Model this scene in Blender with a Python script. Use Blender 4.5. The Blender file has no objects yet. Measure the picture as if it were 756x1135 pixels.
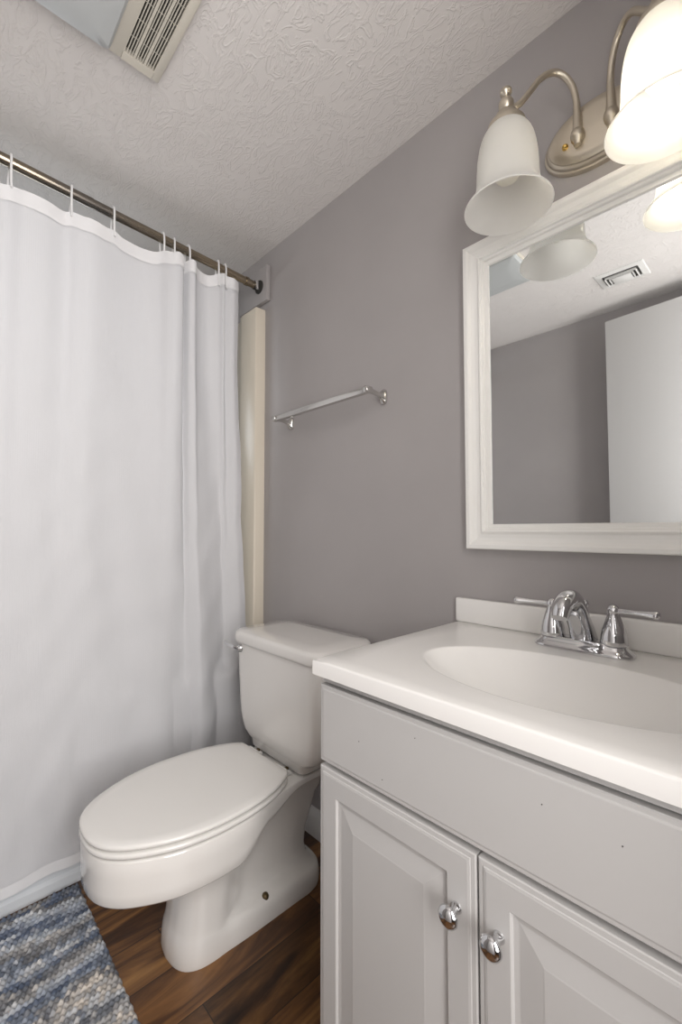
import bpy, bmesh, math, random
from mathutils import Vector, Matrix
random.seed(7)
PI = math.pi
C = bpy.context.scene.collection
scene = bpy.context.scene

# ------------------------------------------------------------------ camera
F_PX, YAW, PITCH, ROLL = 488.0, math.radians(43.6), math.radians(2.43), math.radians(-.03)
cam_d = bpy.data.cameras.new('camera'); cam = bpy.data.objects.new('camera', cam_d); C.objects.link(cam)
f0 = Vector((-math.cos(YAW), math.sin(YAW), 0)); rt = Vector((math.sin(YAW), math.cos(YAW), 0)); up0 = Vector((0, 0, 1))
fw = f0*math.cos(PITCH) + up0*math.sin(PITCH); up = up0*math.cos(PITCH) - f0*math.sin(PITCH)
r2 = rt*math.cos(ROLL) + up*math.sin(ROLL); u2 = up*math.cos(ROLL) - rt*math.sin(ROLL)
cam.matrix_world = Matrix((( r2.x, u2.x, -fw.x, 0), (r2.y, u2.y, -fw.y, -.97), (r2.z, u2.z, -fw.z, 1.0), (0, 0, 0, 1)))
cam_d.sensor_fit = 'VERTICAL'; cam_d.sensor_height = 36.0; cam_d.lens = F_PX/1135*36.0
cam_d.clip_start = .02; cam_d.clip_end = 50
scene.camera = cam

# ------------------------------------------------------------------ world, lights, exposure
w = bpy.data.worlds.new('world'); scene.world = w; w.use_nodes = True
w.node_tree.nodes['Background'].inputs[0].default_value = (.8, .87, 1, 1)
w.node_tree.nodes['Background'].inputs[1].default_value = .3
scene.view_settings.view_transform = 'Standard'; scene.view_settings.look = 'None'
scene.view_settings.gamma = 1.0; scene.view_settings.use_curve_mapping = False
scene.view_settings.exposure = 0.50

def area(name, loc, target, sx, sy, power, col):
    l = bpy.data.lights.new(name, 'AREA'); l.shape = 'RECTANGLE'; l.size = sx; l.size_y = sy
    l.energy = power; l.color = col
    o = bpy.data.objects.new(name, l); C.objects.link(o); o.location = loc
    o.rotation_euler = (Vector(target)-Vector(loc)).to_track_quat('-Z', 'Y').to_euler()
    return o
area('hall_daylight', (.62, -.95, 1.30), (-1, -.97, 1.12), .75, 1.60, 25.0, (1, .97, .95))     # daylight and hall light through the doorway
area('ceiling_fill', (.10, -1.00, .95), (-.10, -.85, 2.1), .24, .30, 2.2, (1, .97, .93))     # added fill aimed up to brighten the ceiling, no real source
area('tub_alcove_fill', (-2.2, -.80, 1.72), (-1.5, -.80, 1.3), .6, .5, 3.0, (.86, .93, 1))  # faint cool light added inside the bathing alcove, which has no window

# ------------------------------------------------------------------ node materials
def mat(name, col=(.8, .8, .8), rough=.5, metal=0.0, **kw):
    m = bpy.data.materials.new(name); m.use_nodes = True
    b = m.node_tree.nodes['Principled BSDF']
    b.inputs['Base Color'].default_value = (*col, 1); b.inputs['Roughness'].default_value = rough
    b.inputs['Metallic'].default_value = metal
    for k, v in kw.items(): b.inputs[k.replace('_', ' ')].default_value = v
    return m
def N(m, t, **kw):
    n = m.node_tree.nodes.new(t)
    for k, v in kw.items():
        if k in n.inputs: n.inputs[k].default_value = v
        else: setattr(n, k, v)
    return n
def LK(m, a, b): m.node_tree.links.new(a, b)
def BS(m): return m.node_tree.nodes['Principled BSDF']
def objco(m, scale=(1, 1, 1), rot=(0, 0, 0)):
    t = N(m, 'ShaderNodeTexCoord'); p = N(m, 'ShaderNodeMapping')
    p.inputs['Scale'].default_value = scale; p.inputs['Rotation'].default_value = rot
    LK(m, t.outputs['Object'], p.inputs[0]); return p.outputs[0]
def bump(m, height, strength, dist=.002, normal=None):
    b = N(m, 'ShaderNodeBump'); b.inputs['Strength'].default_value = strength; b.inputs['Distance'].default_value = dist
    LK(m, height, b.inputs['Height']); LK(m, b.outputs[0], BS(m).inputs['Normal']); return b
def tint(m, c1, c2, scale, detail=3, lo=.35, hi=.65):
    n = N(m, 'ShaderNodeTexNoise'); n.inputs['Scale'].default_value = scale; n.inputs['Detail'].default_value = detail
    LK(m, objco(m), n.inputs['Vector'])
    r = N(m, 'ShaderNodeValToRGB'); r.color_ramp.elements[0].position = lo; r.color_ramp.elements[1].position = hi
    r.color_ramp.elements[0].color = (*c1, 1); r.color_ramp.elements[1].color = (*c2, 1)
    LK(m, n.outputs[0], r.inputs[0]); LK(m, r.outputs[0], BS(m).inputs['Base Color']); return n

WALLC = (.385, .362, .358)
m_wall = mat('wall_paint', WALLC, .55)
n = tint(m_wall, tuple(c*.97 for c in WALLC), tuple(c*1.03 for c in WALLC), 3)
n2 = N(m_wall, 'ShaderNodeTexNoise'); n2.inputs['Scale'].default_value = 220; LK(m_wall, objco(m_wall), n2.inputs['Vector']); bump(m_wall, n2.outputs[0], .12, .001)
m_ceil = mat('textured_ceiling', (.72, .69, .67), .9)
cn = N(m_ceil, 'ShaderNodeTexNoise'); cn.inputs['Scale'].default_value = 9; cn.inputs['Detail'].default_value = 2; cn.inputs['Distortion'].default_value = 1.6
LK(m_ceil, objco(m_ceil), cn.inputs['Vector'])
cw = N(m_ceil, 'ShaderNodeTexNoise'); cw.inputs['Scale'].default_value = 15; cw.inputs['Detail'].default_value = 3; cw.inputs['Distortion'].default_value = 2.4
LK(m_ceil, objco(m_ceil, (1, 1.7, 1), (0, 0, .6)), cw.inputs['Vector'])
cr = N(m_ceil, 'ShaderNodeValToRGB'); cr.color_ramp.elements[0].position = .47; cr.color_ramp.elements[1].position = .62
e_ = cr.color_ramp.elements.new(.54); e_.color = (1, 1, 1, 1); cr.color_ramp.elements[2].color = (.15, .15, .15, 1)
LK(m_ceil, cw.outputs[0], cr.inputs[0])
mx = N(m_ceil, 'ShaderNodeMath', operation='MULTIPLY'); LK(m_ceil, cr.outputs[0], mx.inputs[0]); LK(m_ceil, cn.outputs[0], mx.inputs[1])
bump(m_ceil, mx.outputs[0], .48, .004)
m_trim = mat('white_trim_paint', (.74, .73, .71), .35)
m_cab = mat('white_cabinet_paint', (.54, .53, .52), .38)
cb = N(m_cab, 'ShaderNodeTexNoise'); cb.inputs['Scale'].default_value = 120; LK(m_cab, objco(m_cab), cb.inputs['Vector']); bump(m_cab, cb.outputs[0], .06, .001)
m_mframe = mat('white_frame_paint', (.86, .85, .82), .3)
m_china = mat('white_china', (.80, .78, .75), .09, Coat_Weight=.6, Coat_Roughness=.04)
m_seat = mat('white_seat_plastic', (.80, .785, .755), .22)
m_marble = mat('cultured_marble', (.86, .845, .82), .26, Coat_Weight=.15, Coat_Roughness=.12)
m_tub = mat('tub_acrylic', (.74, .77, .80), .22)
m_sur = mat('cream_surround', (.72, .655, .55), .3)
m_chrome = mat('chrome', (.66, .66, .67), .07, 1.0)
m_satin = mat('satin_chrome', (.62, .61, .59), .2, 1.0)
m_nickel = mat('brushed_nickel', (.66, .60, .50), .34, 1.0)
m_brass = mat('brass', (.85, .58, .18), .2, 1.0)
m_rod = mat('bronze_rod', (.30, .25, .20), .25, 1.0)
rn = tint(m_rod, (.17, .16, .155), (.36, .30, .22), 2.2)
m_dark = mat('dark_void', (.03, .028, .025), .8)
m_gap_shade = mat('gap_shade_black', (.012, .011, .01), .7)  # black that paints in the shade of the unlit gap at the tub end
m_slat = mat('fan_plastic', (.60, .565, .49), .45)
m_lens = mat('grey_light_lens', (.50, .52, .52), .3)
m_mirror = mat('mirror_glass', (.90, .92, .92), .015, 1.0)
m_ring = mat('white_plastic_ring', (.85, .85, .85), .3)
m_bolt = mat('tarnished_bolt', (.12, .085, .04), .4, .6)
m_door = mat('white_door_paint', (.66, .655, .65), .45)

# wood plank floor: planks run along Y, 0.15 wide
m_floor = mat('wood_planks', (.2, .1, .05), .33)
vec = objco(m_floor, (1, 1, 1), (0, 0, PI/2))
bt = N(m_floor, 'ShaderNodeTexBrick'); bt.offset = .37; bt.inputs['Scale'].default_value = 1
bt.inputs['Brick Width'].default_value = .92; bt.inputs['Row Height'].default_value = .122; bt.inputs['Mortar Size'].default_value = .0012
bt.inputs['Color1'].default_value = (0, 0, 0, 1); bt.inputs['Color2'].default_value = (1, 1, 1, 1); bt.inputs['Mortar'].default_value = (.5, .5, .5, 1)
mp2 = N(m_floor, 'ShaderNodeMapping'); mp2.inputs['Location'].default_value = (.41, .053, 0); LK(m_floor, vec, mp2.inputs[0]); LK(m_floor, mp2.outputs[0], bt.inputs['Vector'])
cell = N(m_floor, 'ShaderNodeMath', operation='MULTIPLY'); LK(m_floor, bt.outputs['Color'], cell.inputs[0]); cell.inputs[1].default_value = 7.3
cx = N(m_floor, 'ShaderNodeCombineXYZ'); LK(m_floor, cell.outputs[0], cx.inputs['Z'])
va = N(m_floor, 'ShaderNodeVectorMath', operation='ADD'); LK(m_floor, objco(m_floor, (9, 1.5, 1)), va.inputs[0]); LK(m_floor, cx.outputs[0], va.inputs[1])
gn = N(m_floor, 'ShaderNodeTexNoise'); gn.inputs['Scale'].default_value = 1.5; gn.inputs['Detail'].default_value = 7; gn.inputs['Roughness'].default_value = .6; gn.inputs['Distortion'].default_value = 1.3
LK(m_floor, va.outputs[0], gn.inputs['Vector'])
gr = N(m_floor, 'ShaderNodeValToRGB'); gr.color_ramp.elements[0].position = .30; gr.color_ramp.elements[0].color = (.028, .013, .007, 1)
gr.color_ramp.elements[1].position = .72; gr.color_ramp.elements[1].color = (.46, .235, .075, 1)
for p_, c_ in ((.43, (.085, .037, .015)), (.55, (.22, .10, .034))):
    e_ = gr.color_ramp.elements.new(p_); e_.color = (*c_, 1)
LK(m_floor, gn.outputs[0], gr.inputs[0])
pv = N(m_floor, 'ShaderNodeMapRange'); pv.inputs['To Min'].default_value = .38; pv.inputs['To Max'].default_value = 1.0; LK(m_floor, bt.outputs['Color'], pv.inputs[0])
vm = N(m_floor, 'ShaderNodeVectorMath', operation='SCALE'); LK(m_floor, gr.outputs[0], vm.inputs[0]); LK(m_floor, pv.outputs[0], vm.inputs['Scale'])
seam = N(m_floor, 'ShaderNodeMix', data_type='RGBA'); LK(m_floor, bt.outputs['Fac'], seam.inputs[0]); LK(m_floor, vm.outputs[0], seam.inputs[6]); seam.inputs[7].default_value = (.02, .01, .006, 1)
LK(m_floor, seam.outputs[2], BS(m_floor).inputs['Base Color']); bump(m_floor, gn.outputs[0], .1, .001)

# curtain cloth: ribbed weave, a little translucent
m_cloth = mat('curtain_cloth', (.82, .82, .835), .85)
wv = N(m_cloth, 'ShaderNodeTexWave'); wv.bands_direction = 'Y'; wv.inputs['Scale'].default_value = 62; wv.inputs['Distortion'].default_value = .15
LK(m_cloth, objco(m_cloth), wv.inputs['Vector'])
cn2 = N(m_cloth, 'ShaderNodeTexNoise'); cn2.inputs['Scale'].default_value = 9; cn2.inputs['Detail'].default_value = 5; cn2.inputs['Distortion'].default_value = .8; LK(m_cloth, objco(m_cloth, (1, 1, .7)), cn2.inputs['Vector'])
b1 = bump(m_cloth, wv.outputs[0], .16, .001)
b2 = N(m_cloth, 'ShaderNodeBump'); b2.inputs['Strength'].default_value = .42; b2.inputs['Distance'].default_value = .008
LK(m_cloth, cn2.outputs[0], b2.inputs['Height']); LK(m_cloth, b2.outputs[0], b1.inputs['Normal'])
tr = N(m_cloth, 'ShaderNodeBsdfTranslucent'); tr.inputs[0].default_value = (.85, .86, .88, 1)
ms = N(m_cloth, 'ShaderNodeMixShader'); ms.inputs[0].default_value = .28
LK(m_cloth, BS(m_cloth).outputs[0], ms.inputs[1]); LK(m_cloth, tr.outputs[0], ms.inputs[2])
LK(m_cloth, ms.outputs[0], m_cloth.node_tree.nodes['Material Output'].inputs[0])

m_hem = mat('doubled_hem_cloth', (.80, .80, .81), .85)
# frosted lamp glass
def frosted(name, col, f):
    m = mat(name, col, .3)
    t_ = N(m, 'ShaderNodeBsdfTranslucent'); t_.inputs[0].default_value = (*col, 1)
    s_ = N(m, 'ShaderNodeMixShader'); s_.inputs[0].default_value = f
    LK(m, BS(m).outputs[0], s_.inputs[1]); LK(m, t_.outputs[0], s_.inputs[2])
    LK(m, s_.outputs[0], m.node_tree.nodes['Material Output'].inputs[0]); return m
m_glass = frosted('frosted_glass', (.97, .965, .945), .72)
m_bulb = frosted('unlit_bulb', (.95, .93, .86), .4)
m_bulb_on = mat('lit_bulb', (1, 1, 1), .5); BS(m_bulb_on).inputs['Emission Color'].default_value = (1, .92, .78, 1); BS(m_bulb_on).inputs['Emission Strength'].default_value = 1.1

# woven rug: yarn colour per tuft is stored on the mesh
m_rug = mat('rag_rug', (.4, .4, .45), .95)
at_ = N(m_rug, 'ShaderNodeAttribute', attribute_name='yarn'); rb_ = N(m_rug, 'ShaderNodeTexNoise'); rb_.inputs['Scale'].default_value = 420; LK(m_rug, objco(m_rug), rb_.inputs['Vector'])
LK(m_rug, at_.outputs['Color'], BS(m_rug).inputs['Base Color']); bump(m_rug, rb_.outputs[0], .5, .002)

# ------------------------------------------------------------------ mesh helpers
ORG = {}
def thing(name, label, cat, loc=(0, 0, 0), group=None):
    o = bpy.data.objects.new(name, None); C.objects.link(o); o.location = loc; o.empty_display_size = .05
    o['label'] = label; o['category'] = cat
    if group: o['group'] = group
    ORG[o] = Vector(loc); return o
def obj(name, bm, m, parent=None, smooth=True, label=None, loc=None, mod=None, angle=40):
    org = ORG[parent] if parent else Vector(loc or (0, 0, 0))
    bmesh.ops.recalc_face_normals(bm, faces=bm.faces)
    if org.length: bmesh.ops.translate(bm, vec=-org, verts=bm.verts)
    me = bpy.data.meshes.new(name); bm.to_mesh(me); bm.free(); me.materials.append(m)
    if smooth:
        me.polygons.foreach_set('use_smooth', [True]*len(me.polygons))
        me.set_sharp_from_angle(angle=math.radians(angle))
    o = bpy.data.objects.new(name, me); C.objects.link(o)
    if parent: o.parent = parent
    else: o.location = org
    ORG[o] = org
    if label: o['label'] = label
    return o
def tag(o, label, cat, group=None):
    o['label'] = label; o['category'] = cat
    if group: o['group'] = group
    return o
def struct(name, bm, m, **kw):
    o = obj(name, bm, m, **kw); o['kind'] = 'structure'; return o
def box(bm, x0, x1, y0, y1, z0, z1, bev=0, seg=2):
    vs = [bm.verts.new((x, y, z)) for x in (x0, x1) for y in (y0, y1) for z in (z0, z1)]
    fs = [bm.faces.new([vs[i] for i in q]) for q in ((0, 1, 3, 2), (4, 6, 7, 5), (0, 4, 5, 1), (2, 3, 7, 6), (0, 2, 6, 4), (1, 5, 7, 3))]
    if bev:
        es = list({e for f in fs for e in f.edges})
        bmesh.ops.bevel(bm, geom=es, offset=bev, segments=seg, affect='EDGES', profile=.5)
    return bm
def Box(*a, **k): return box(bmesh.new(), *a, **k)
def loft(bm, rings, cap0=True, cap1=True, close=True):
    R = [[bm.verts.new(p) for p in r] for r in rings]
    n = len(R[0]); m_ = n if close else n-1
    for a, b in zip(R, R[1:]):
        for i in range(m_):
            j = (i+1) % n
            bm.faces.new((a[i], a[j], b[j], b[i]))
    if cap0: bm.faces.new(R[0][::-1])
    if cap1: bm.faces.new(R[-1])
    return bm
def frames(pts):
    out = []; prev = None
    for i, p in enumerate(pts):
        a = pts[max(i-1, 0)]; b = pts[min(i+1, len(pts)-1)]
        t = (b-a).normalized()
        if prev is None:
            prev = t.orthogonal().normalized()
        prev = (prev - t*prev.dot(t)).normalized()
        out.append((prev, t.cross(prev)))
    return out
def cr(pts, k=6):       # Catmull-Rom through tuples of any length
    P = [pts[0]]+list(pts)+[pts[-1]]; out = []
    for i in range(1, len(P)-2):
        for j in range(k):
            t = j/k
            out.append(tuple(.5*(2*b+(c-a)*t+(2*a-5*b+4*c-d)*t*t+(3*b-a-3*c+d)*t**3) for a, b, c, d in zip(P[i-1], P[i], P[i+1], P[i+2])))
    out.append(tuple(P[-2])); return out
def tube(bm, pts, rad, n=12, k=6, up_=None, flat=1.0, closed=False):
    """pts: (x,y,z) control points; rad: number or per-point list"""
    if not isinstance(rad, (list, tuple)): rad = [rad]*len(pts)
    q = cr([(*p, r) for p, r in zip(pts, rad)], k) if k > 1 else [(*p, r) for p, r in zip(pts, rad)]
    P = [Vector(a[:3]) for a in q]; fr = frames(P)
    rings = []
    for p, (u, v), a in zip(P, fr, q):
        rings.append([p + (u*math.cos(2*PI*i/n) + v*math.sin(2*PI*i/n)*flat)*a[3] for i in range(n)])
    return loft(bm, rings)
def lathe(bm, prof, c, n=32, axis='z', sx_=1.0, sy_=1.0, cap=True):
    rings = []
    for r, h in prof:
        ring = []
        for i in range(n):
            a = 2*PI*i/n; u, v = max(r, 1e-5)*math.cos(a)*sx_, max(r, 1e-5)*math.sin(a)*sy_
            if axis == 'z': p = (c[0]+u, c[1]+v, c[2]+h)
            elif axis == 'y': p = (c[0]+u, c[1]+h, c[2]+v)
            else: p = (c[0]+h, c[1]+u, c[2]+v)
            ring.append(p)
        rings.append(ring)
    return loft(bm, rings, cap, cap)
def rrect(x0, x1, y0, y1, r, k=5):     # rounded rectangle outline, counter clockwise
    out = []
    for cx_, cy_, a0 in ((x1-r, y1-r, 0), (x0+r, y1-r, 90), (x0+r, y0+r, 180), (x1-r, y0+r, 270)):
        for i in range(k+1):
            a = math.radians(a0+90*i/k); out.append((cx_+r*math.cos(a), cy_+r*math.sin(a)))
    return out
def rect_panel(bm, x0, x1, z0, z1, y, prof):
    """moulded panel facing -Y: prof = [(inset, depth behind y)]"""
    rings = []
    for i, d in prof:
        rings.append([(x0+i, y+d, z0+i), (x1-i, y+d, z0+i), (x1-i, y+d, z1-i), (x0+i, y+d, z1-i)])
    return loft(bm, rings)

CEIL, BACK, FRONT, LEFT, RIGHT = 2.109, 0.0, -1.54, -2.26, .14
# ------------------------------------------------------------------ structure
struct('floor', Box(LEFT-.1, 1.6, -2.4, .7, -.08, 0), m_floor, smooth=False)
bm = bmesh.new(); box(bm, LEFT-.1, RIGHT+.1, FRONT-.1, .1, CEIL, CEIL+.1); struct('ceiling', bm, m_ceil, smooth=False)
struct('wall_back', Box(LEFT-.1, RIGHT+.1, 0, .1, 0, CEIL), m_wall, smooth=False)
struct('wall_front', Box(LEFT-.1, RIGHT+.1, FRONT-.1, FRONT, 0, CEIL), m_wall, smooth=False)
struct('wall_left', Box(LEFT-.1, LEFT, FRONT, 0, 0, CEIL), m_wall, smooth=False)
bm = bmesh.new()
box(bm, RIGHT, RIGHT+.1, -.60, 0, 0, CEIL); box(bm, RIGHT, RIGHT+.1, FRONT, -1.37, 0, CEIL); box(bm, RIGHT, RIGHT+.1, -1.37, -.60, 2.03, CEIL)
struct('wall_right', bm, m_wall, smooth=False)
bm = bmesh.new()     # doorway casing on the room side
box(bm, RIGHT-.012, RIGHT, -.60, -.545, 0, 2.085, .003); box(bm, RIGHT-.012, RIGHT, -1.425, -1.37, 0, 2.085, .003); box(bm, RIGHT-.012, RIGHT, -1.37, -.60, 2.03, 2.085, .003)
struct('trim_1', bm, m_trim)
# hallway shell outside the doorway
bm = bmesh.new(); box(bm, 1.5, 1.6, -2.4, .7, 0, 2.4); box(bm, RIGHT+.1, 1.5, -2.4, -2.3, 0, 2.4); box(bm, RIGHT+.1, 1.5, .6, .7, 0, 2.4)
struct('wall_hall', bm, m_wall, smooth=False)
struct('ceiling_hall', Box(RIGHT+.1, 1.6, -2.4, .7, 2.4, 2.5), m_ceil, smooth=False)
# baseboard
bm = bmesh.new()
prof = [(0, 0), (-.013, 0), (-.013, .062), (-.010, .070), (-.006, .076), (-.003, .085), (0, .087)]
loft(bm, [[(x, y-.0005, z) for y, z in prof] for x in (-1.44, -.585)]); struct('baseboard_back', bm, m_trim, angle=25)
bm = bmesh.new()
loft(bm, [[(x, FRONT-y+.0005, z) for y, z in prof] for x in (-1.44, .13)]); struct('baseboard_front', bm, m_trim, angle=25)
# painted board that carries the curtain rod
bm = Box(-1.62, -1.42, -.019, -.0005, 1.905, 2.046, .003); struct('trim_2', bm, m_wall)
# open door resting near the wall opposite the mirror
hx, hy, ex, ey = .125, -1.365, -.640, -1.437
d = Vector((ex-hx, ey-hy, 0)); L_ = d.length; d.normalize(); nn = Vector((d.y, -d.x, 0))
if nn.y > 0: nn = -nn
bm = Box(0, L_, 0, .035, .01, 2.02, .002)
M = Matrix(((d.x, nn.x, 0, hx), (d.y, nn.y, 0, hy), (0, 0, 1, 0), (0, 0, 0, 1))); bmesh.ops.transform(bm, matrix=M, verts=bm.verts)
door = struct('door_1', bm, m_door)
bm = bmesh.new(); k0 = Vector((ex, ey, .95))-d*.06
for s in (1, -1):
    q = k0 - nn*.0 if s == 1 else k0 + nn*.035
    a = -nn if s == 1 else nn
    tube(bm, [tuple(q), tuple(q+a*.008), tuple(q+a*.012), tuple(q+a*.03), tuple(q+a*.04), tuple(q+a*.052), tuple(q+a*.058)], [.03, .03, .012, .011, .024, .024, .004], 20, 3)
obj('door_knob', bm, m_nickel, door)

# ------------------------------------------------------------------ bathtub and surround
TX = -1.46
tub = thing('bathtub', 'white bathtub behind the shower curtain, its apron showing below the hem', 'bathtub', (-1.85, -.78, 0))
bm = bmesh.new()
def rr3(x0, x1, y0, y1, r, z): return [(x, y, z) for x, y in rrect(x0, x1, y0, y1, r)]
X0, X1, Y0, Y1 = LEFT+.002, TX, FRONT+.002, -.028
rings = [rr3(X0, X1, Y0, Y1, .008, .0), rr3(X0, X1, Y0, Y1, .008, .028), rr3(X0, X1-.008, Y0, Y1, .008, .036), rr3(X0, X1-.010, Y0, Y1, .008, .30),
         rr3(X0, X1, Y0, Y1, .010, .325), rr3(X0, X1, Y0, Y1, .012, .342), rr3(X0+.006, X1-.006, Y0+.006, Y1-.006, .012, .350),
         rr3(X0+.06, X1-.075, Y0+.08, Y1-.08, .10, .350), rr3(X0+.075, X1-.09, Y0+.10, Y1-.10, .12, .338), rr3(X0+.11, X1-.12, Y0+.16, Y1-.14, .14, .10), rr3(X0+.17, X1-.18, Y0+.24, Y1-.20, .12, .06)]
loft(bm, rings); obj('tub_body', bm, m_tub, tub)
bm = bmesh.new(); lathe(bm, [(0, 0), (.03, 0), (.03, .006), (.02, .010), (0, .010)], (-1.86, -.30, .06), 24); obj('drain', bm, m_chrome, tub)
obj('gap_shade_strip', Box(TX-.30, TX-.012, -.027, -.001, .13, .335), m_gap_shade, tub, label='black strip standing in for shade in the gap at the tub end')  # fills the gap between tub and wall, its shade put into the colour
sur = thing('tub_surround', 'cream wall surround of the bathtub with a rounded edge beside the curtain', 'tub surround', (-1.85, -.02, .35))
bm = bmesh.new(); zz0, zz1 = .352, 1.88
col = [(-1.455, -.0005), (-1.455, -.040), (-1.4565, -.0435), (-1.459, -.045), (-1.560, -.045), (-1.575, -.042), (-1.59, -.030), (-1.60, -.022), (LEFT+.03, -.022), (LEFT+.03, -.0005)]
loft(bm, [[(x, y, z) for x, y in col] for z in (zz0, zz1-.006)] + [[(x+(-.003 if x > -1.47 else 0), y+(.003 if y < -.01 else 0), zz1) for x, y in col]])
obj('end_panel', bm, m_sur, sur, angle=50)
obj('long_panel', Box(LEFT+.0005, LEFT+.022, FRONT+.023, -.0225, zz0, zz1, .002), m_sur, sur)
obj('far_panel', Box(LEFT+.0005, -1.47, FRONT+.0005, FRONT+.022, zz0, zz1, .002), m_sur, sur)
bm = bmesh.new(); box(bm, -1.98, -1.74, -.05, -.0225, 1.12, 1.135, .003); obj('soap_ledge', bm, m_sur, sur)

# ------------------------------------------------------------------ curtain rod, rings, curtain
def rod_z(y): return 1.972 + (-y-.056)*.050
rod = thing('shower_curtain_rod', 'bronze toned tension rod holding the white shower curtain', 'curtain rod', (-1.47, -.02, 1.97))
bm = bmesh.new(); tube(bm, [(-1.47, -.030, rod_z(-.03)), (-1.47, -.80, rod_z(-.80))], .0140, 24, 1); obj('inner_tube', bm, m_rod, rod)
bm = bmesh.new(); tube(bm, [(-1.47, -.62, rod_z(-.62)), (-1.47, -1.50, rod_z(-1.5))], .0150, 24, 1); obj('outer_tube', bm, m_rod, rod)
for yy, yw, s in ((-.0195, -.05, -1), (FRONT+.002, FRONT+.034, 1)):
    bm = bmesh.new(); zc_ = rod_z(-.05 if s < 0 else -1.5)
    lathe(bm, [(0, 0), (.026, 0), (.026, s*.004), (.020, s*.008), (.0165, s*.010), (.0165, s*.026), (.0, s*.026)], (-1.47, yy, zc_), 28, 'y'); obj('flange', bm, m_dark if s < 0 else m_rod, rod, label='dark rubber footed flange' if s < 0 else None)
bm = bmesh.new(); tube(bm, [(-1.452, -.042, 1.978), (-1.452, -.042, 1.965), (-1.452, -.040, 1.950)], [.007, .0065, .005], 14, 2); obj('lock_screw', bm, m_chrome, rod)
bm = bmesh.new(); lathe(bm, [(0, 0), (.0165, 0), (.0165, .012), (0, .012)], (-1.47, -.085, rod_z(-.08)), 24, 'y'); obj('collar', bm, m_rod, rod)

HOOKS = [-.175, -.203, -.318, -.367, -.407, -.561, -.675, -.822, -.955, -1.08, -1.20, -1.33, -1.44]
def smooth(t): t = max(0, min(1, t)); return t*t*(3-2*t)
# fold displacement along the curtain: (y, x offset at the top, x offset low down)
FOLD = [(-.122, .004, .006), (-.150, .020, .010), (-.176, .004, -.004), (-.190, .026, -.018), (-.203, .006, -.022), (-.235, -.012, .000), (-.268, -.004, .020),
        (-.292, .014, .028), (-.305, .034, .026), (-.322, .030, .010), (-.335, .002, -.002), (-.348, .036, .000), (-.372, .044, .010), (-.395, .030, .016), (-.420, .004, .016), (-.470, -.010, .010),
        (-.520, -.004, .004), (-.561, .008, .003), (-.620, .028, .008), (-.655, .020, .010), (-.690, .004, .009), (-.740, .022, .010), (-.790, .024, .010), (-.830, .006, .008),
        (-.89, .024, .012), (-.955, .004, .008), (-1.02, .02, .014), (-1.08, .0, .004), (-1.14, .02, .016), (-1.20, .0, .004), (-1.27, .02, .014), (-1.33, .0, .004), (-1.39, .02, .014), (-1.44, .0, .004), (-1.50, .01, .01)]
FS = cr(FOLD, 8)
def curtain_surface():
    bm = bmesh.new(); rows = 70; zt_ = 1.955; zb = .060
    grid = []
    for r in range(rows+1):
        t = r/rows; row = []
        for (y, a, b) in FS:
            hook = max((math.exp(-((y-h)/.016)**2) for h in HOOKS))
            z_top = 1.929 + .008*hook + .016*math.exp(-(y+.12)**2/.012)
            z = z_top*(1-t) + zb*t
            k = smooth((t-.02)/.75)
            x = -1.468 + a*(1-k) + b*k
            # hang outside the tub apron low down
            x += .012*smooth((1.2-z)/1.0)
            x += .003*math.sin(y*47+z*6)*k + .0022*math.sin(z*19+y*23)*smooth(t*2) + .0018*math.sin(z*33-y*31+2*math.sin(y*14))*smooth(t*2)
            if z < .50: x = max(x, TX+.006+.0025*math.sin(y*31)+.004)
            yy = y + .075*smooth((1.95-z)/1.9)*math.exp(-(y+.12)**2/.08)*.75 + .003*math.sin(z*11)*math.exp(-(y+.12)**2/.002)
            zz = z + .006*math.sin(y*9+1.0)*smooth(t*1.4-.4)
            row.append(bm.verts.new((x, yy, zz)))
        grid.append(row)
    for a, b in zip(grid, grid[1:]):
        for i in range(len(a)-1): bm.faces.new((a[i], a[i+1], b[i+1], b[i]))
    return bm, grid
cur = thing('shower_curtain', 'white ribbed fabric shower curtain hanging in front of the bathtub', 'shower curtain', (-1.46, -.8, .06))
bm, grid = curtain_surface(); co = obj('curtain_panel', bm, m_cloth, cur, angle=180)
md = co.modifiers.new('thick', 'SOLIDIFY'); md.thickness = .0010; md.use_rim = False
# stitched hems, top and bottom, with the same folds as the cloth
bm, grid = curtain_surface()
def strip(rows_, off, zt, zb):
    b = bmesh.new(); R = []
    g = [[v.co.copy() for v in r] for r in rows_]
    for zf in (0, .5, 1):
        R.append([b.verts.new((a.x+off, a.y, (a.z+zt)*(1-zf)+(a.z-zb)*zf)) for a in g[0]])
    for p, q in zip(R, R[1:]):
        for i in range(len(p)-1): b.faces.new((p[i], p[i+1], q[i+1], q[i]))
    return b
b = strip([grid[0]], .0030, .001, .042); bm.free(); h1 = obj('top_hem', b, m_hem, cur, angle=180)
md = h1.modifiers.new('thick', 'SOLIDIFY'); md.thickness = .0010; md.use_rim = False
bm, grid = curtain_surface(); b = strip([grid[-1]], .0030, .028, .001); bm.free(); h2 = obj('bottom_hem', b, m_hem, cur, angle=180)
md = h2.modifiers.new('thick', 'SOLIDIFY'); md.thickness = .0010; md.use_rim = False

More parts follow.
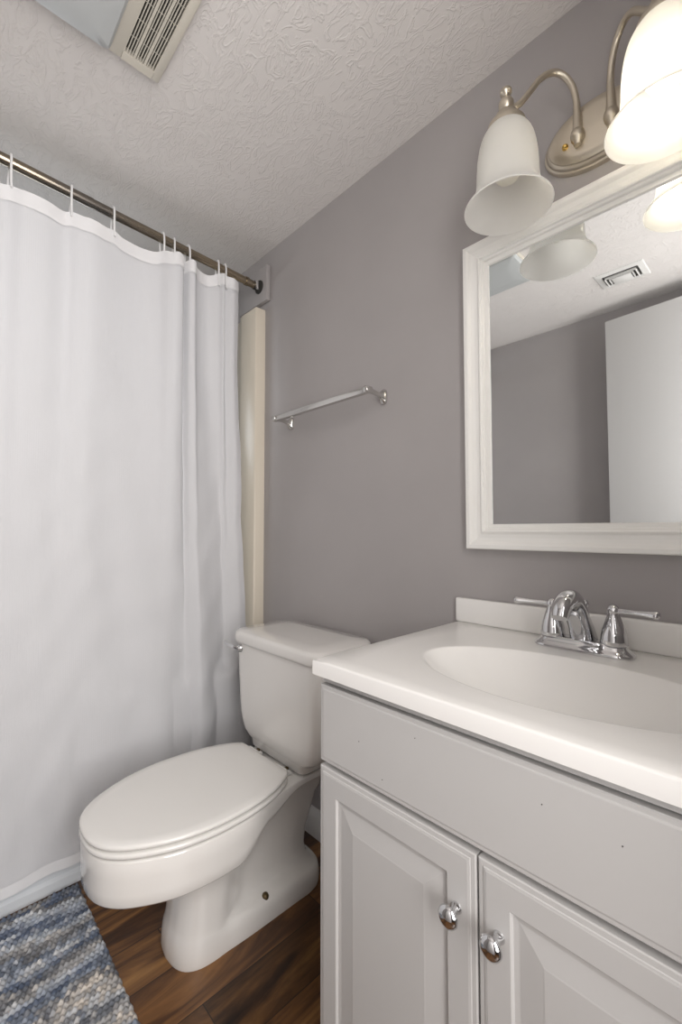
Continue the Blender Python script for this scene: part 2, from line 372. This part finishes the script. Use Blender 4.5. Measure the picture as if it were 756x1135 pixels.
def ring_mesh():
    b = bmesh.new(); zr = 0
    pts = [(.021, .002, -.082), (.017, .001, -.058), (.0185, 0, -.020), (.0165, 0, 0), (.009, 0, .0165), (-.002, 0, .0185), (-.013, 0, .012), (-.017, 0, -.004), (-.013, -.002, -.026), (-.004, -.004, -.056), (.006, -.004, -.080)]
    tube(b, pts, .0031, 8, 5); return b
nm = ['at the right edge of the curtain', 'second from the right edge of the curtain', 'right of the tight pair of pleats', 'in the middle of the three close pleats', 'left of the three close pleats',
      'above the long sag right of the middle', 'third from the left side of the photo', 'at the far left of the photo']
ring_lbl = ['white curtain ring nearest the wall end of the rod', 'white curtain ring just left of the ring nearest the wall', 'third white curtain ring counted from the wall end of the rod',
            'middle white ring of the three bunched close together', 'leftmost white ring of the three bunched close together', 'white ring between the bunched rings and the brightest stretch of rod',
            'second white curtain ring from the left edge of the photo', 'white curtain ring nearest the left edge of the photo']
first = None
for i, y in enumerate(HOOKS):
    loc = (-1.47, y, rod_z(y)+.001)
    if first is None:
        first = obj('curtain_ring', ring_mesh(), m_ring); o = first
    else:
        o = first.copy(); C.objects.link(o)
    o.location = loc; o.rotation_euler = (0, 0, random.uniform(-.25, .25) if i < 8 else 0)
    tag(o, ring_lbl[i] if i < 8 else 'white curtain ring on the rod beyond the left edge of the photo', 'curtain ring', 'white curtain rings on the rod')

# ------------------------------------------------------------------ toilet
TC = -1.062
toi = thing('toilet', 'white two-piece toilet with elongated closed lid between curtain and vanity', 'toilet', (TC, -.3, 0))
EGG = [(0, -.708), (.034, -.706), (.064, -.697), (.090, -.680), (.114, -.654), (.140, -.610), (.160, -.560), (.171, -.500), (.172, -.450), (.169, -.405), (.160, -.355), (.145, -.310), (.122, -.268), (.106, -.256), (.05, -.256), (0, -.256)]
DECK = [(0, -.704), (.034, -.702), (.064, -.693), (.090, -.676), (.114, -.650), (.140, -.606), (.158, -.560), (.168, -.500), (.169, -.450), (.165, -.410), (.155, -.365), (.140, -.320), (.128, -.275), (.122, -.23), (.121, -.12), (.115, -.055), (.09, -.045), (0, -.045)]
def resample(pts, n=40, k=8):
    q = cr(pts, k); d = [0]
    for a, b in zip(q, q[1:]): d.append(d[-1]+math.hypot(a[0]-b[0], a[1]-b[1]))
    out = []; j = 0
    for i in range(n+1):
        s = d[-1]*i/n
        while j < len(d)-2 and d[j+1] < s: j += 1
        t = (s-d[j])/max(d[j+1]-d[j], 1e-9)
        out.append((q[j][0]*(1-t)+q[j+1][0]*t, q[j][1]*(1-t)+q[j+1][1]*t))
    return out
def closed(half):      # half outline -> full loop of (x,y) about TC
    return [(TC+x, y) for x, y in half] + [(TC-x, y) for x, y in half[-2:0:-1]]
def ring_at(pts, z, inset=0.0, c=(0, -.46)):
    out = []
    for x, y in closed(pts):
        dx, dy = x-TC-c[0], y-c[1]; L = math.hypot(dx, dy)
        k = (L-inset)/L if L > inset else .01
        out.append((TC+c[0]+dx*k, c[1]+dy*k, z(y) if callable(z) else z))
    return out
E = resample(EGG, 48); D = resample(DECK, 64)
def slab(pts, z0, z1, r=.004, dome=.0):
    R = [ring_at(pts, z0, r), ring_at(pts, z0+r*.4, r*.3), ring_at(pts, z0+r, 0), ring_at(pts, z1-r, 0), ring_at(pts, z1-r*.4, r*.3), ring_at(pts, z1, r)]
    if dome:
        R += [ring_at(pts, z1+dome*.5, r+.02), ring_at(pts, z1+dome, r+.06), ring_at(pts, z1+dome*1.2, r+.12)]
    return R
bm = bmesh.new(); loft(bm, slab(E, .3594, .3715, .005, .0016)); obj('lid', bm, m_seat, toi, angle=60)
bm = bmesh.new(); loft(bm, slab(E, .3432, .3554, .0045)); obj('seat', bm, m_seat, toi, angle=60)
# bowl, deck and pedestal: one piece of china
def zb(y):      # lower edge of the rim band
    return .246 + .046*smooth((y+.43)/.10) + .030*smooth((y+.33)/.13)
def ped(yf, yb, h1, h2, e=.08):     # front column half width h1, rear half width h2
    L = yb-yf
    P = [(0, yf), (h1*.42, yf+.055*h1), (h1*.74, yf+.22*h1), (h1*.93, yf+.52*h1), (h1, yf+.92*h1), (max(h1*.96, min(h1, h2)), yf+L*(.34-e)), (h1*.35+h2*.65, yf+L*(.44-e)), (h2, yf+L*(.54-e)), (h2, yf+L*.75), (h2, yb-.065), (h2*.88, yb-.028), (h2*.55, yb-.005), (0, yb)]
    return resample(P, 64)
rings = [ring_at(D, .3395, .006), ring_at(D, .3383, .002), ring_at(D, .3350, 0)]
for f in (.35, .7): rings.append([(x, y, .335+(zb(y)-.335)*f) for x, y, _ in ring_at(D, 0, .001*f)])
rings.append([(x, y, zb(y)+.005) for x, y, _ in ring_at(D, 0, .0015)])
rings.append([(x, y, zb(y)+.001) for x, y, _ in ring_at(D, 0, .004)])
rings.append([(x, y, zb(y)) for x, y, _ in ring_at(D, 0, .008)])
A = ring_at(D, 0, .018)
Bt = [(x, y, 0) for x, y in closed(ped(-.512, -.095, .082, .058))]
def blend(k, zf):
    out = []
    for a, b in zip(A, Bt):
        g = smooth((a[1]+.44)/.12); kk = k**(1-.75*g)      # the rear deck overhangs the trapway more sharply
        out.append((a[0]*(1-kk)+b[0]*kk, a[1]*(1-k)+b[1]*k, zf(a[1])))
    return out
rings.append(blend(.10, lambda y: zb(y)+.001)); rings.append(blend(.32, lambda y: zb(y)-.012+.014*smooth((y+.44)/.12))); rings.append(blend(.58, lambda y: zb(y)*.55+.45*.21-.010)); rings.append(blend(.85, lambda y: zb(y)*.4+.6*.19))
for z, yf, yb, a, b in ((.175, -.510, -.112, .080, .053), (.14, -.512, -.125, .080, .049), (.10, -.516, -.130, .081, .049), (.074, -.519, -.126, .082, .051), (.065, -.521, -.120, .083, .058),
                        (.061, -.522, -.112, .084, .071), (.057, -.523, -.106, .085, .081), (.049, -.525, -.100, .086, .087), (.036, -.527, -.097, .087, .090), (.010, -.529, -.096, .088, .091), (.0, -.527, -.098, .086, .089)):
    rings.append([(x, y, z) for x, y in closed(ped(yf, yb, a, b))])
bm = bmesh.new(); loft(bm, rings); obj('bowl', bm, m_china, toi, angle=70)
# tank: rounded rectangle lofts, bottom corners drawn in
bm = bmesh.new()
def trect(h, y0, y1, z, r): return [(TC+x, y, z) for x, y in rrect(-h, h, y0, y1, r, 8)]
loft(bm, [trect(.122, -.215, -.050, .345, .020), trect(.128, -.222, -.046, .352, .022), trect(.132, -.224, -.044, .372, .024), trect(.150, -.226, -.042, .376, .03), trect(.175, -.228, -.038, .390, .036), trect(.188, -.231, -.034, .412, .042), trect(.196, -.233, -.031, .440, .046),
          trect(.201, -.235, -.028, .480, .048), trect(.206, -.238, -.024, .58, .050), trect(.208, -.240, -.022, .652, .050)])
obj('tank', bm, m_china, toi, angle=60)
bm = bmesh.new()
loft(bm, [trect(.210, -.242, -.020, .651, .05), trect(.2145, -.2475, -.0165, .653, .052), trect(.216, -.249, -.015, .660, .053), trect(.216, -.249, -.015, .676, .053), trect(.213, -.246, -.017, .684, .052), trect(.206, -.238, -.022, .688, .050), trect(.15, -.19, -.06, .690, .03)])
obj('tank_lid', bm, m_china, toi, angle=60)
bm = bmesh.new(); hx_, hz = TC-.158, .636
lathe(bm, [(0, 0), (.0125, 0), (.0125, -.004), (.010, -.009), (.006, -.014), (0, -.014)], (hx_, -.238, hz), 24, 'y')
tube(bm, [(hx_, -.250, hz), (hx_-.012, -.258, hz+.004), (hx_-.035, -.262, hz+.008), (hx_-.058, -.262, hz+.012)], [.006, .0055, .005, .0055], 12, 4)
obj('flush_lever', bm, m_chrome, toi, label='chrome flush lever')
for s in (-1, 1):
    bm = bmesh.new(); xh = TC+s*.070
    box(bm, xh-.017, xh+.017, -.250, -.226, .3405, .352, .003); tube(bm, [(xh-.020, -.247, .357), (xh+.020, -.247, .357)], .0065, 14, 1)
    obj('hinge', bm, m_seat, toi)
    bm = bmesh.new(); lathe(bm, [(0, 0), (.007, 0), (.007, .003), (.004, .005), (0, .005)], (xh, -.232, .352), 16); obj('hinge_bolt', bm, m_bolt, toi)
bm = bmesh.new(); box(bm, TC-.045, TC+.045, -.256, -.246, .3425, .350, .002); obj('hinge_bar', bm, m_seat, toi)
for s in (-1, 1):
    bm = bmesh.new(); lathe(bm, [(0, 0), (.0095, 0), (.0095, .005), (.007, .010), (.003, .012), (0, .012)], (TC+s*.074, -.300, .0535), 18); obj('floor_bolt', bm, m_bolt, toi, label='tarnished floor bolt')
# supply line and shutoff by the left of the tank
bm = bmesh.new(); tube(bm, [(TC-.10, -.12, .350), (TC-.13, -.10, .28), (TC-.17, -.07, .20), (TC-.17, -.04, .16), (TC-.17, -.002, .16)], .006, 10, 5); obj('supply_hose', bm, m_satin, toi)

# ------------------------------------------------------------------ vanity cabinet
VX0, VX1, VY = -.580, .003, -.455
VT = .752
van = thing('vanity_cabinet', 'white two-door vanity cabinet with raised panels under the sink top', 'cabinet', ((VX0+VX1)/2, -.23, 0))
bm = bmesh.new()
box(bm, VX0, VX0+.016, VY+.018, -.002, 0, VT); box(bm, VX1-.016, VX1, VY+.018, -.002, 0, VT)
box(bm, VX0+.016, VX1-.016, -.012, -.002, 0, VT); box(bm, VX0+.016, VX1-.016, VY+.018, -.012, .085, .10)
box(bm, VX0+.016, VX1-.016, VY+.075, VY+.090, 0, .085)
box(bm, VX0, VX1, VY+.004, VY+.018, .590, VT); box(bm, VX0, VX0+.035, VY+.004, VY+.018, .085, .590); box(bm, VX1-.035, VX1, VY+.004, VY+.018, .085, .590); box(bm, VX0+.035, VX1-.035, VY+.004, VY+.018, .085, .12)
obj('carcass', bm, m_cab, van, smooth=False)
bm = bmesh.new()
rect_panel(bm, VX0-.0005, VX1+.0005, .611, .738, VY-.012, [(0, .0158), (0, .0025), (.0012, .0014), (.006, .0013), (.0070, .0004), (.0085, 0)])
obj('drawer_front', bm, m_cab, van, smooth=False)
bm = Box(VX0-.002, VX1+.002, VY-.004, VY+.0035, .740, VT, .0015); obj('top_rail', bm, m_cab, van)
DP = [(0, .0175), (0, .0030), (.0015, .0018), (.0070, .0016), (.0080, .0006), (.0100, .0003), (.0110, 0), (.040, 0), (.0412, .0010), (.0425, .0040), (.0480, .0046), (.0495, .0046), (.0760, .0012), (.078, .0008)]
for (a, b, kx) in ((VX0, -.2895, -.316), (-.2865, VX1, -.260)):
    bm = bmesh.new(); rect_panel(bm, a, b, .095, .603, VY-.0135, DP); dr = obj('cabinet_door', bm, m_cab, van, smooth=False)
    bm = bmesh.new(); lathe(bm, [(0, 0), (.0075, 0), (.0065, -.003), (.0050, -.006), (.0045, -.012), (.0065, -.015), (.0122, -.017), (.0138, -.0195), (.0130, -.0225), (.009, -.026), (.0045, -.0275), (0, -.028)], (kx, VY-.0133, .526), 36, 'y')
    obj('knob', bm, m_chrome, dr, label='round chrome knob')
bm = bmesh.new()
for x, z in ((-.488, .672), (-.380, .713), (-.440, .633), (-.208, .699), (-.131, .693)):
    lathe(bm, [(0, 0), (.0007, 0), (.0007, -.0005), (0, -.0005)], (x, VY-.0120, z), 8, 'y')
obj('nail_hole', bm, m_dark, van)['kind'] = 'stuff'

# ------------------------------------------------------------------ sink top
top = thing('sink_top', 'white one-piece sink top with oval basin and low backsplash', 'sink', (-.27, -.24, .755))
CX0, CX1, CY0, CY1, CZ = -.590, .042, -.476, -.001, .780
bx_, by_, ra, rb = -.262, -.279, .221, .128
ang = []
nA = 96
for i in range(nA): ang.append(2*PI*i/nA)
for qx, qy in ((CX0, CY0), (CX1, CY0), (CX1, CY1), (CX0, CY1)):
    a = math.atan2(qy-by_, qx-bx_) % (2*PI); j = min(range(nA), key=lambda i: abs(ang[i]-a)); ang[j] = a
ang.sort()
def on_rect(a, ins=0):
    dx, dy = math.cos(a), math.sin(a); t = 1e9
    for lim, dd, o_ in ((CX1-ins, dx, bx_), (CX0+ins, dx, bx_), (CY1-ins, dy, by_), (CY0+ins, dy, by_)):
        if abs(dd) > 1e-9:
            s = (lim-o_)/dd
            if s > 1e-6: t = min(t, s)
    return bx_+dx*t, by_+dy*t
def ell(a, k): # point on ellipse in the direction a
    dx, dy = math.cos(a), math.sin(a); t = 1/math.sqrt((dx/(ra*k))**2+(dy/(rb*k))**2); return bx_+dx*t, by_+dy*t
rings = []
for ins, z in ((.004, .7525), (0, .7545), (0, .7762), (.0012, .7788), (.0038, .7800)):
    rings.append([(*on_rect(a, ins), z) for a in ang])
for f in (.35, .7):
    rings.append([tuple(p*(1-f)+q*f for p, q in zip(on_rect(a, .0038), ell(a, 1.03)))+(.7800,) for a in ang])
for k, z in [(1.03, .7800), (1.008, .7799), (.998, .7794), (.990, .7784)] + [(.985-.865*q/26, .7775-.108*(1-((.985-.865*q/26)/.985)**2.15)) for q in range(1, 27)]:
    rings.append([(*ell(a, k), z) for a in ang])
bm = bmesh.new(); loft(bm, rings, False, True); obj('basin_top', bm, m_marble, top, angle=50)
bm = bmesh.new(); box(bm, CX0-.004, CX1, -.0185, -.0008, .7795, .837, .004, 3); obj('backsplash', bm, m_marble, top)
bm = bmesh.new(); lathe(bm, [(0, 0), (.022, 0), (.022, .003), (.017, .004), (.015, .001), (.014, .006), (.008, .009), (0, .010)], (bx_, by_, .6700), 28); obj('drain', bm, m_chrome, top)

# ------------------------------------------------------------------ faucet
FX, FY, FZ = -.289, -.078, .7802
fau = thing('faucet', 'chrome two-handle basin faucet on the back of the sink top', 'faucet', (FX, FY, FZ))
bm = bmesh.new()
def stad(h, r, z): return [(FX+x, FY+y, z) for x, y in rrect(-h, h, -r, r, r*.96, 8)]
loft(bm, [stad(.084, .030, FZ), stad(.085, .0305, FZ+.003), stad(.083, .029, FZ+.006), stad(.078, .0245, FZ+.009), stad(.073, .0205, FZ+.014), stad(.071, .0185, FZ+.019), stad(.068, .016, FZ+.0205)])
obj('base_plate', bm, m_chrome, fau, angle=50)
for s in (-1, 1):
    hx_ = FX+s*.052; z0 = FZ+.019
    bm = bmesh.new(); lathe(bm, [(0, 0), (.0215, 0), (.0222, .004), (.0208, .010), (.0208, .014), (.0190, .024), (.0152, .036), (.0112, .047), (.0092, .053), (.0102, .057), (.0104, .062), (.0075, .067), (.0035, .0695), (0, .070)], (hx_, FY, z0), 32)
    h = obj('handle', bm, m_chrome, fau, angle=60)
    bm = bmesh.new(); q = z0+.059
    tube(bm, [(hx_+s*.004, FY-.001, q), (hx_+s*.016, FY-.003, q+.001), (hx_+s*.034, FY-.007, q+.0015), (hx_+s*.052, FY-.011, q+.002), (hx_+s*.066, FY-.014, q+.002), (hx_+s*.070, FY-.015, q+.002)], [.006, .0052, .0046, .0062, .0078, .0045], 16, 4, flat=.75)
    obj('lever', bm, m_chrome, h, angle=60)
bm = bmesh.new()
sp_ = [(0, .008, .018, .0245), (0, .000, .034, .0225), (0, -.016, .056, .0205), (0, -.036, .080, .0205), (0, -.058, .095, .0215), (0, -.080, .096, .0212), (0, -.099, .086, .0185), (0, -.108, .072, .0150)]
tube(bm, [(FX+a, FY+b, FZ+c) for a, b, c, r in sp_], [r for *_, r in sp_], 28, 5, flat=.82)
obj('spout', bm, m_chrome, fau, angle=60)
bm = bmesh.new(); lathe(bm, [(0, 0), (.003, 0), (.003, .055), (.0045, .058), (.0065, .062), (.0065, .066), (.004, .071), (0, .072)], (FX, FY+.019, FZ+.018), 18); obj('lift_rod', bm, m_chrome, fau, angle=60)

# ------------------------------------------------------------------ mirror
MX0, MX1, MZ0, MZ1 = -.557, .037, .957, 1.690
mir = thing('wall_mirror', 'rectangular wall mirror in a wide white moulded frame above the sink', 'mirror', ((MX0+MX1)/2, -.001, (MZ0+MZ1)/2))
bm = bmesh.new()
MP = [(.000, .000), (.000, .026), (.002, .0285), (.010, .0290), (.013, .0275), (.018, .0225), (.026, .0195), (.034, .0190), (.0375, .0205), (.0385, .0240), (.0405, .0250), (.0425, .0240), (.0435, .0195), (.047, .0180), (.0480, .0165), (.0485, .0120), (.054, .0110), (.057, .0100), (.058, .0060)]
rings = []
for i, h in MP: rings.append([(MX0+i, -h-.0005, MZ0+i), (MX1-i, -h-.0005, MZ0+i), (MX1-i, -h-.0005, MZ1-i), (MX0+i, -h-.0005, MZ1-i)])
loft(bm, rings+[[(x, -.0005, z) for x, y, z in rings[-1]]], False, False); obj('frame', bm, m_mframe, mir, smooth=False)
obj('mirror_pane', Box(MX0+.056, MX1-.056, -.0065, -.0015, MZ0+.056, MZ1-.056), m_mirror, mir, smooth=False)

# ------------------------------------------------------------------ vanity light
LX, LZ = -.260, 1.802
lit = thing('vanity_light', 'brushed nickel two-arm wall lamp with bell glass shades above the mirror', 'wall lamp', (LX, -.001, LZ))
bm = bmesh.new()
pl_ = [(1.0, 0), (1.0, -.006), (.985, -.010), (.945, -.012), (.935, -.016), (.90, -.020), (.87, -.0215), (.86, -.0245), (.80, -.0275), (.60, -.029), (.0, -.030)]
lathe(bm, [(r*.105, h) for r, h in pl_], (LX, -.0006, LZ), 64, 'y', 1.0, .645); obj('back_plate', bm, m_nickel, lit, angle=35)
for dx in (-.055, .055):
    bm = bmesh.new(); lathe(bm, [(0, 0), (.0065, 0), (.006, -.004), (.0035, -.008), (0, -.009)], (LX+dx, -.0285, LZ-.012), 18, 'y'); obj('cap_nut', bm, m_brass, lit, label='brass cap nut')
for s in (-1, 1):
    bx0 = (LX+s*.030, -.030); sx0 = (LX+s*.130, -.135)
    P = []
    for t, z in ((0, 1.800), (0, 1.830), (0.0, 1.862), (.05, 1.897), (.17, 1.922), (.33, 1.930), (.50, 1.918), (.65, 1.892), (.80, 1.866), (.92, 1.857), (1.0, 1.856)):
        P.append((bx0[0]*(1-t)+sx0[0]*t, (bx0[1]-.004)*(1-t)+sx0[1]*t, z))
    bm = bmesh.new(); tube(bm, P, .0062, 14, 5)
    tube(bm, [P[0], P[1], P[2]], [.0095, .0078, .0064], 14, 4)
    arm = obj('arm', bm, m_nickel, lit)
    bm = bmesh.new(); lathe(bm, [(0, .018), (.007, .016), (.012, .010), (.0135, .002), (.012, -.006), (.008, -.012), (.007, -.018), (0, -.018)], (P[0][0], P[0][1], P[0][2]-.006), 24); obj('arm_ball', bm, m_nickel, arm)
    sx1, sy1 = sx0
    bm = bmesh.new()
    lathe(bm, [(0, 1.896), (.0085, 1.8965), (.0115, 1.893), (.0115, 1.888), (.0060, 1.883), (.0055, 1.878), (.011, 1.874), (.0145, 1.867), (.0145, 1.860), (.012, 1.852), (.010, 1.849), (.016, 1.846), (.022, 1.840), (.0235, 1.832), (.028, 1.829), (.036, 1.820), (.0385, 1.812), (.0385, 1.806), (.036, 1.806), (.034, 1.812), (.02, 1.826), (0, 1.826)], (sx1, sy1, 0), 36)
    obj('socket_cup', bm, m_nickel, arm, angle=45)
    bm = bmesh.new()
    outp = cr([(.033, 1.812), (.042, 1.803), (.051, 1.785), (.0565, 1.758), (.0590, 1.728), (.0600, 1.702), (.0630, 1.683), (.070, 1.668), (.079, 1.656), (.0835, 1.6505)], 4)
    inn = [(r-.0030, z+.0008) for r, z in outp[::-1]]
    lathe(bm, outp+[(.0845, 1.648), (.0825, 1.6472)]+inn, (sx1, sy1, 0), 64, cap=False)
    sh = obj('lamp_shade', bm, m_glass, arm, angle=80, label='unlit frosted bell glass shade' if s < 0 else 'brightly lit frosted bell glass shade')
    bm = bmesh.new(); lathe(bm, [(0, 1.826), (.013, 1.825), (.013, 1.795), (.018, 1.777), (.025, 1.758), (.029, 1.738), (.028, 1.722), (.022, 1.710), (.013, 1.703), (0, 1.701)], (sx1, sy1, 0), 32)
    obj('bulb', bm, m_bulb if s < 0 else m_bulb_on, arm, angle=80)
    if s > 0:
        l = bpy.data.lights.new('lamp_light', 'POINT'); l.energy = 0.48; l.color = (1, .90, .74); l.shadow_soft_size = .02
        lo = bpy.data.objects.new('lamp_light', l); C.objects.link(lo); lo.location = (sx1, sy1, 1.682)

# ------------------------------------------------------------------ towel bar
tb = thing('towel_bar', 'chrome towel bar mounted on the grey wall above the toilet', 'towel bar', (-1.055, -.001, 1.395))
bm = bmesh.new(); box(bm, -1.292, -.824, -.079, -.061, 1.388, 1.405, .0025); obj('bar', bm, m_satin, tb)
for x in (-1.280, -.836):
    bm = bmesh.new()
    def orr(hx1, hz1, y, z=1.390): return [(x+a, y, z+b) for a, b in rrect(-hx1, hx1, -hz1, hz1, min(hx1, hz1)*.9, 6)]
    loft(bm, [orr(.0135, .0225, -.0005), orr(.0135, .0225, -.004), orr(.011, .019, -.008), orr(.008, .011, -.014, 1.391), orr(.0065, .007, -.025, 1.393), orr(.006, .0065, -.045, 1.396), orr(.0085, .0085, -.060, 1.397), orr(.0095, .0095, -.070, 1.397), orr(.0095, .0095, -.080, 1.397), orr(.006, .006, -.083, 1.397)])
    obj('bracket', bm, m_satin, tb, angle=50)

# ------------------------------------------------------------------ ceiling fan and register
fan = thing('exhaust_fan', 'cream ceiling exhaust fan with slotted grille and grey light lens', 'exhaust fan', (-.90, -.76, CEIL))
zf = CEIL-.018
fx0, fx1, fy0, fy1 = -1.055, -.745, -.925, -.582
gx0, gx1, gy0, gy1 = -1.034, -.775, -.668, -.600
bm = bmesh.new()
# housing plate with an opening for the grille
box(bm, fx0, fx1, gy1, fy1, zf, CEIL-.0005, .003); box(bm, fx0, fx1, fy0, gy0, zf, CEIL-.0005, .003)
box(bm, fx0, gx0, gy0, gy1, zf, CEIL-.0005); box(bm, gx1, fx1, gy0, gy1, zf, CEIL-.0005)
obj('housing', bm, m_slat, fan)
obj('grille_back', Box(gx0, gx1, gy0, gy1, CEIL-.004, CEIL-.001), m_dark, fan, smooth=False)
bm = bmesh.new(); n_s = 12; pitch_ = (gy1-gy0)/n_s; 
y = gy0
for i in range(13):
    wd = .0052 if i in (4, 8) else .0019
    yc = gy0 + (gy1-gy0)*i/12
    box(bm, gx0-.001, gx1+.001, yc-wd/2, yc+wd/2, zf+.0005, zf+.004)
for i in range(1, 6):
    xc = gx0+(gx1-gx0)*i/6; box(bm, xc-.0005, xc+.0005, gy0, gy1, zf+.0038, zf+.0048)
obj('grille', bm, m_slat, fan, smooth=False)
bm = bmesh.new()
def lr(i, z): return [(x, y_, z) for x, y_ in rrect(fx0+.004+i, fx1-.004-i, fy0+.006+i, -.694-i, .012, 4)]
loft(bm, [lr(0, zf+.001), lr(0, zf-.006), lr(.006, zf-.013), lr(.03, zf-.019), lr(.07, zf-.022)]); obj('light_lens', bm, m_lens, fan, angle=30)

reg = thing('ceiling_register', 'white metal ceiling air register seen only in the mirror', 'air vent', (-.51, -1.21, CEIL))
bm = bmesh.new(); rx0, rx1, ry0, ry1 = -.602, -.418, -1.283, -1.142
def rxy(i, z): return [(rx0+i, ry0+i, z), (rx1-i, ry0+i, z), (rx1-i, ry1-i, z), (rx0+i, ry1-i, z)]
loft(bm, [rxy(0, CEIL-.0005), rxy(.003, CEIL-.004), rxy(.024, CEIL-.007), rxy(.026, CEIL-.003), rxy(.026, CEIL-.0005)]); obj('frame', bm, m_trim, reg, smooth=False)
obj('duct_opening', Box(rx0+.0265, rx1-.0265, ry0+.0265, ry1-.0265, CEIL-.0065, CEIL-.0055), m_dark, reg, smooth=False)
for i in (.033, .047):
    bm = bmesh.new()
    # three-sided vanes, open towards the wall
    zt = CEIL-.0068
    for (a, b, c, d_) in ((rx0+i, rx0+i+.0035, ry0+i, ry1-.026), (rx1-i-.0035, rx1-i, ry0+i, ry1-.026)):
        box(bm, a, b, c-.004, d_-(i-.026), zt-.009, zt, .001)
    box(bm, rx0+i, rx1-i, ry1-i-.0035, ry1-i, zt-.009, zt, .001)
    obj('vane', bm, m_trim, reg, smooth=False)
obj('center_vane', Box(rx0+.056, rx1-.056, ry0+.030, ry1-.056, CEIL-.014, CEIL-.0068, .002), m_trim, reg)

# ------------------------------------------------------------------ rug
RX0, RX1, RY0, RY1 = -1.444, -.90, -1.42, -.622
st = .0028; nx, ny = int((RX1-RX0)/st), int((RY1-RY0)/st)
px_, py_ = .0122, .0110
jr = random.Random(3); J = [[jr.random() for _ in range(90)] for _ in range(90)]
YARN = [(.11, .14, .205), (.36, .40, .47), (.20, .20, .205), (.50, .53, .57), (.16, .185, .23), (.42, .41, .40), (.24, .28, .35), (.55, .56, .57), (.15, .16, .18), (.60, .55, .49)]
STRIPE = [4, 0, 2, 3, 1, 0, 6, 3, 5, 2, 4, 1, 7, 6, 0, 8, 2, 5, 3, 1, 0, 4, 6, 2, 9, 5, 9, 7, 8, 5, 9, 2, 6, 0, 4, 1, 3, 5, 2, 8]
vs_, cols, fs_ = [], [], []
for i in range(nx+1):
    for j in range(ny+1):
        x = RX0+i*st; y = RY0+j*st
        r_ = int((x-RX0)/px_); u = (x-RX0)/px_-r_; vv = (y-RY0)/py_+(.5 if r_ % 2 else 0)+.45*u; c_ = int(vv); v = vv-c_
        q = J[r_ % 90][c_ % 90]; q2 = J[(c_*7+r_) % 90][(r_*3+11) % 90]
        h = (math.sin(PI*u)**.55)*(math.sin(PI*v)**.55)
        z = .003+.012*h*(.7+.45*q)
        yy = y + (.0028*math.sin(PI*v)+.002*q if j == ny else 0)
        if i in (0, nx) or j in (0, ny): z = .0005
        k_ = int(r_*.85) + int(2.2*math.sin(c_*.13+r_*.2)+1.5*(q2-.5))
        a = YARN[STRIPE[k_ % 40]]; b = YARN[int(q2*9.99)]; m_ = .35*q
        g = 1.0+.5*(q2-.5)
        cols.append([max(0, min(1, (p*(1-m_)+w_*m_)*g)) for p, w_ in zip(a, b)]+[1]); vs_.append((x+1.17, yy+1.02, z))
for i in range(nx):
    for j in range(ny):
        a = i*(ny+1)+j; fs_.append((a, a+ny+1, a+ny+2, a+1))
me = bpy.data.meshes.new('bath_rug'); me.from_pydata(vs_, [], fs_); me.materials.append(m_rug)
ca = me.color_attributes.new('yarn', 'FLOAT_COLOR', 'POINT'); ca.data.foreach_set('color', [c for q in cols for c in q])
me.polygons.foreach_set('use_smooth', [True]*len(me.polygons))
rug = bpy.data.objects.new('bath_rug', me); C.objects.link(rug); rug.location = (-1.17, -1.02, 0)
tag(rug, 'chunky woven rug in blue, grey and cream stripes on the floor beside the tub', 'rug')
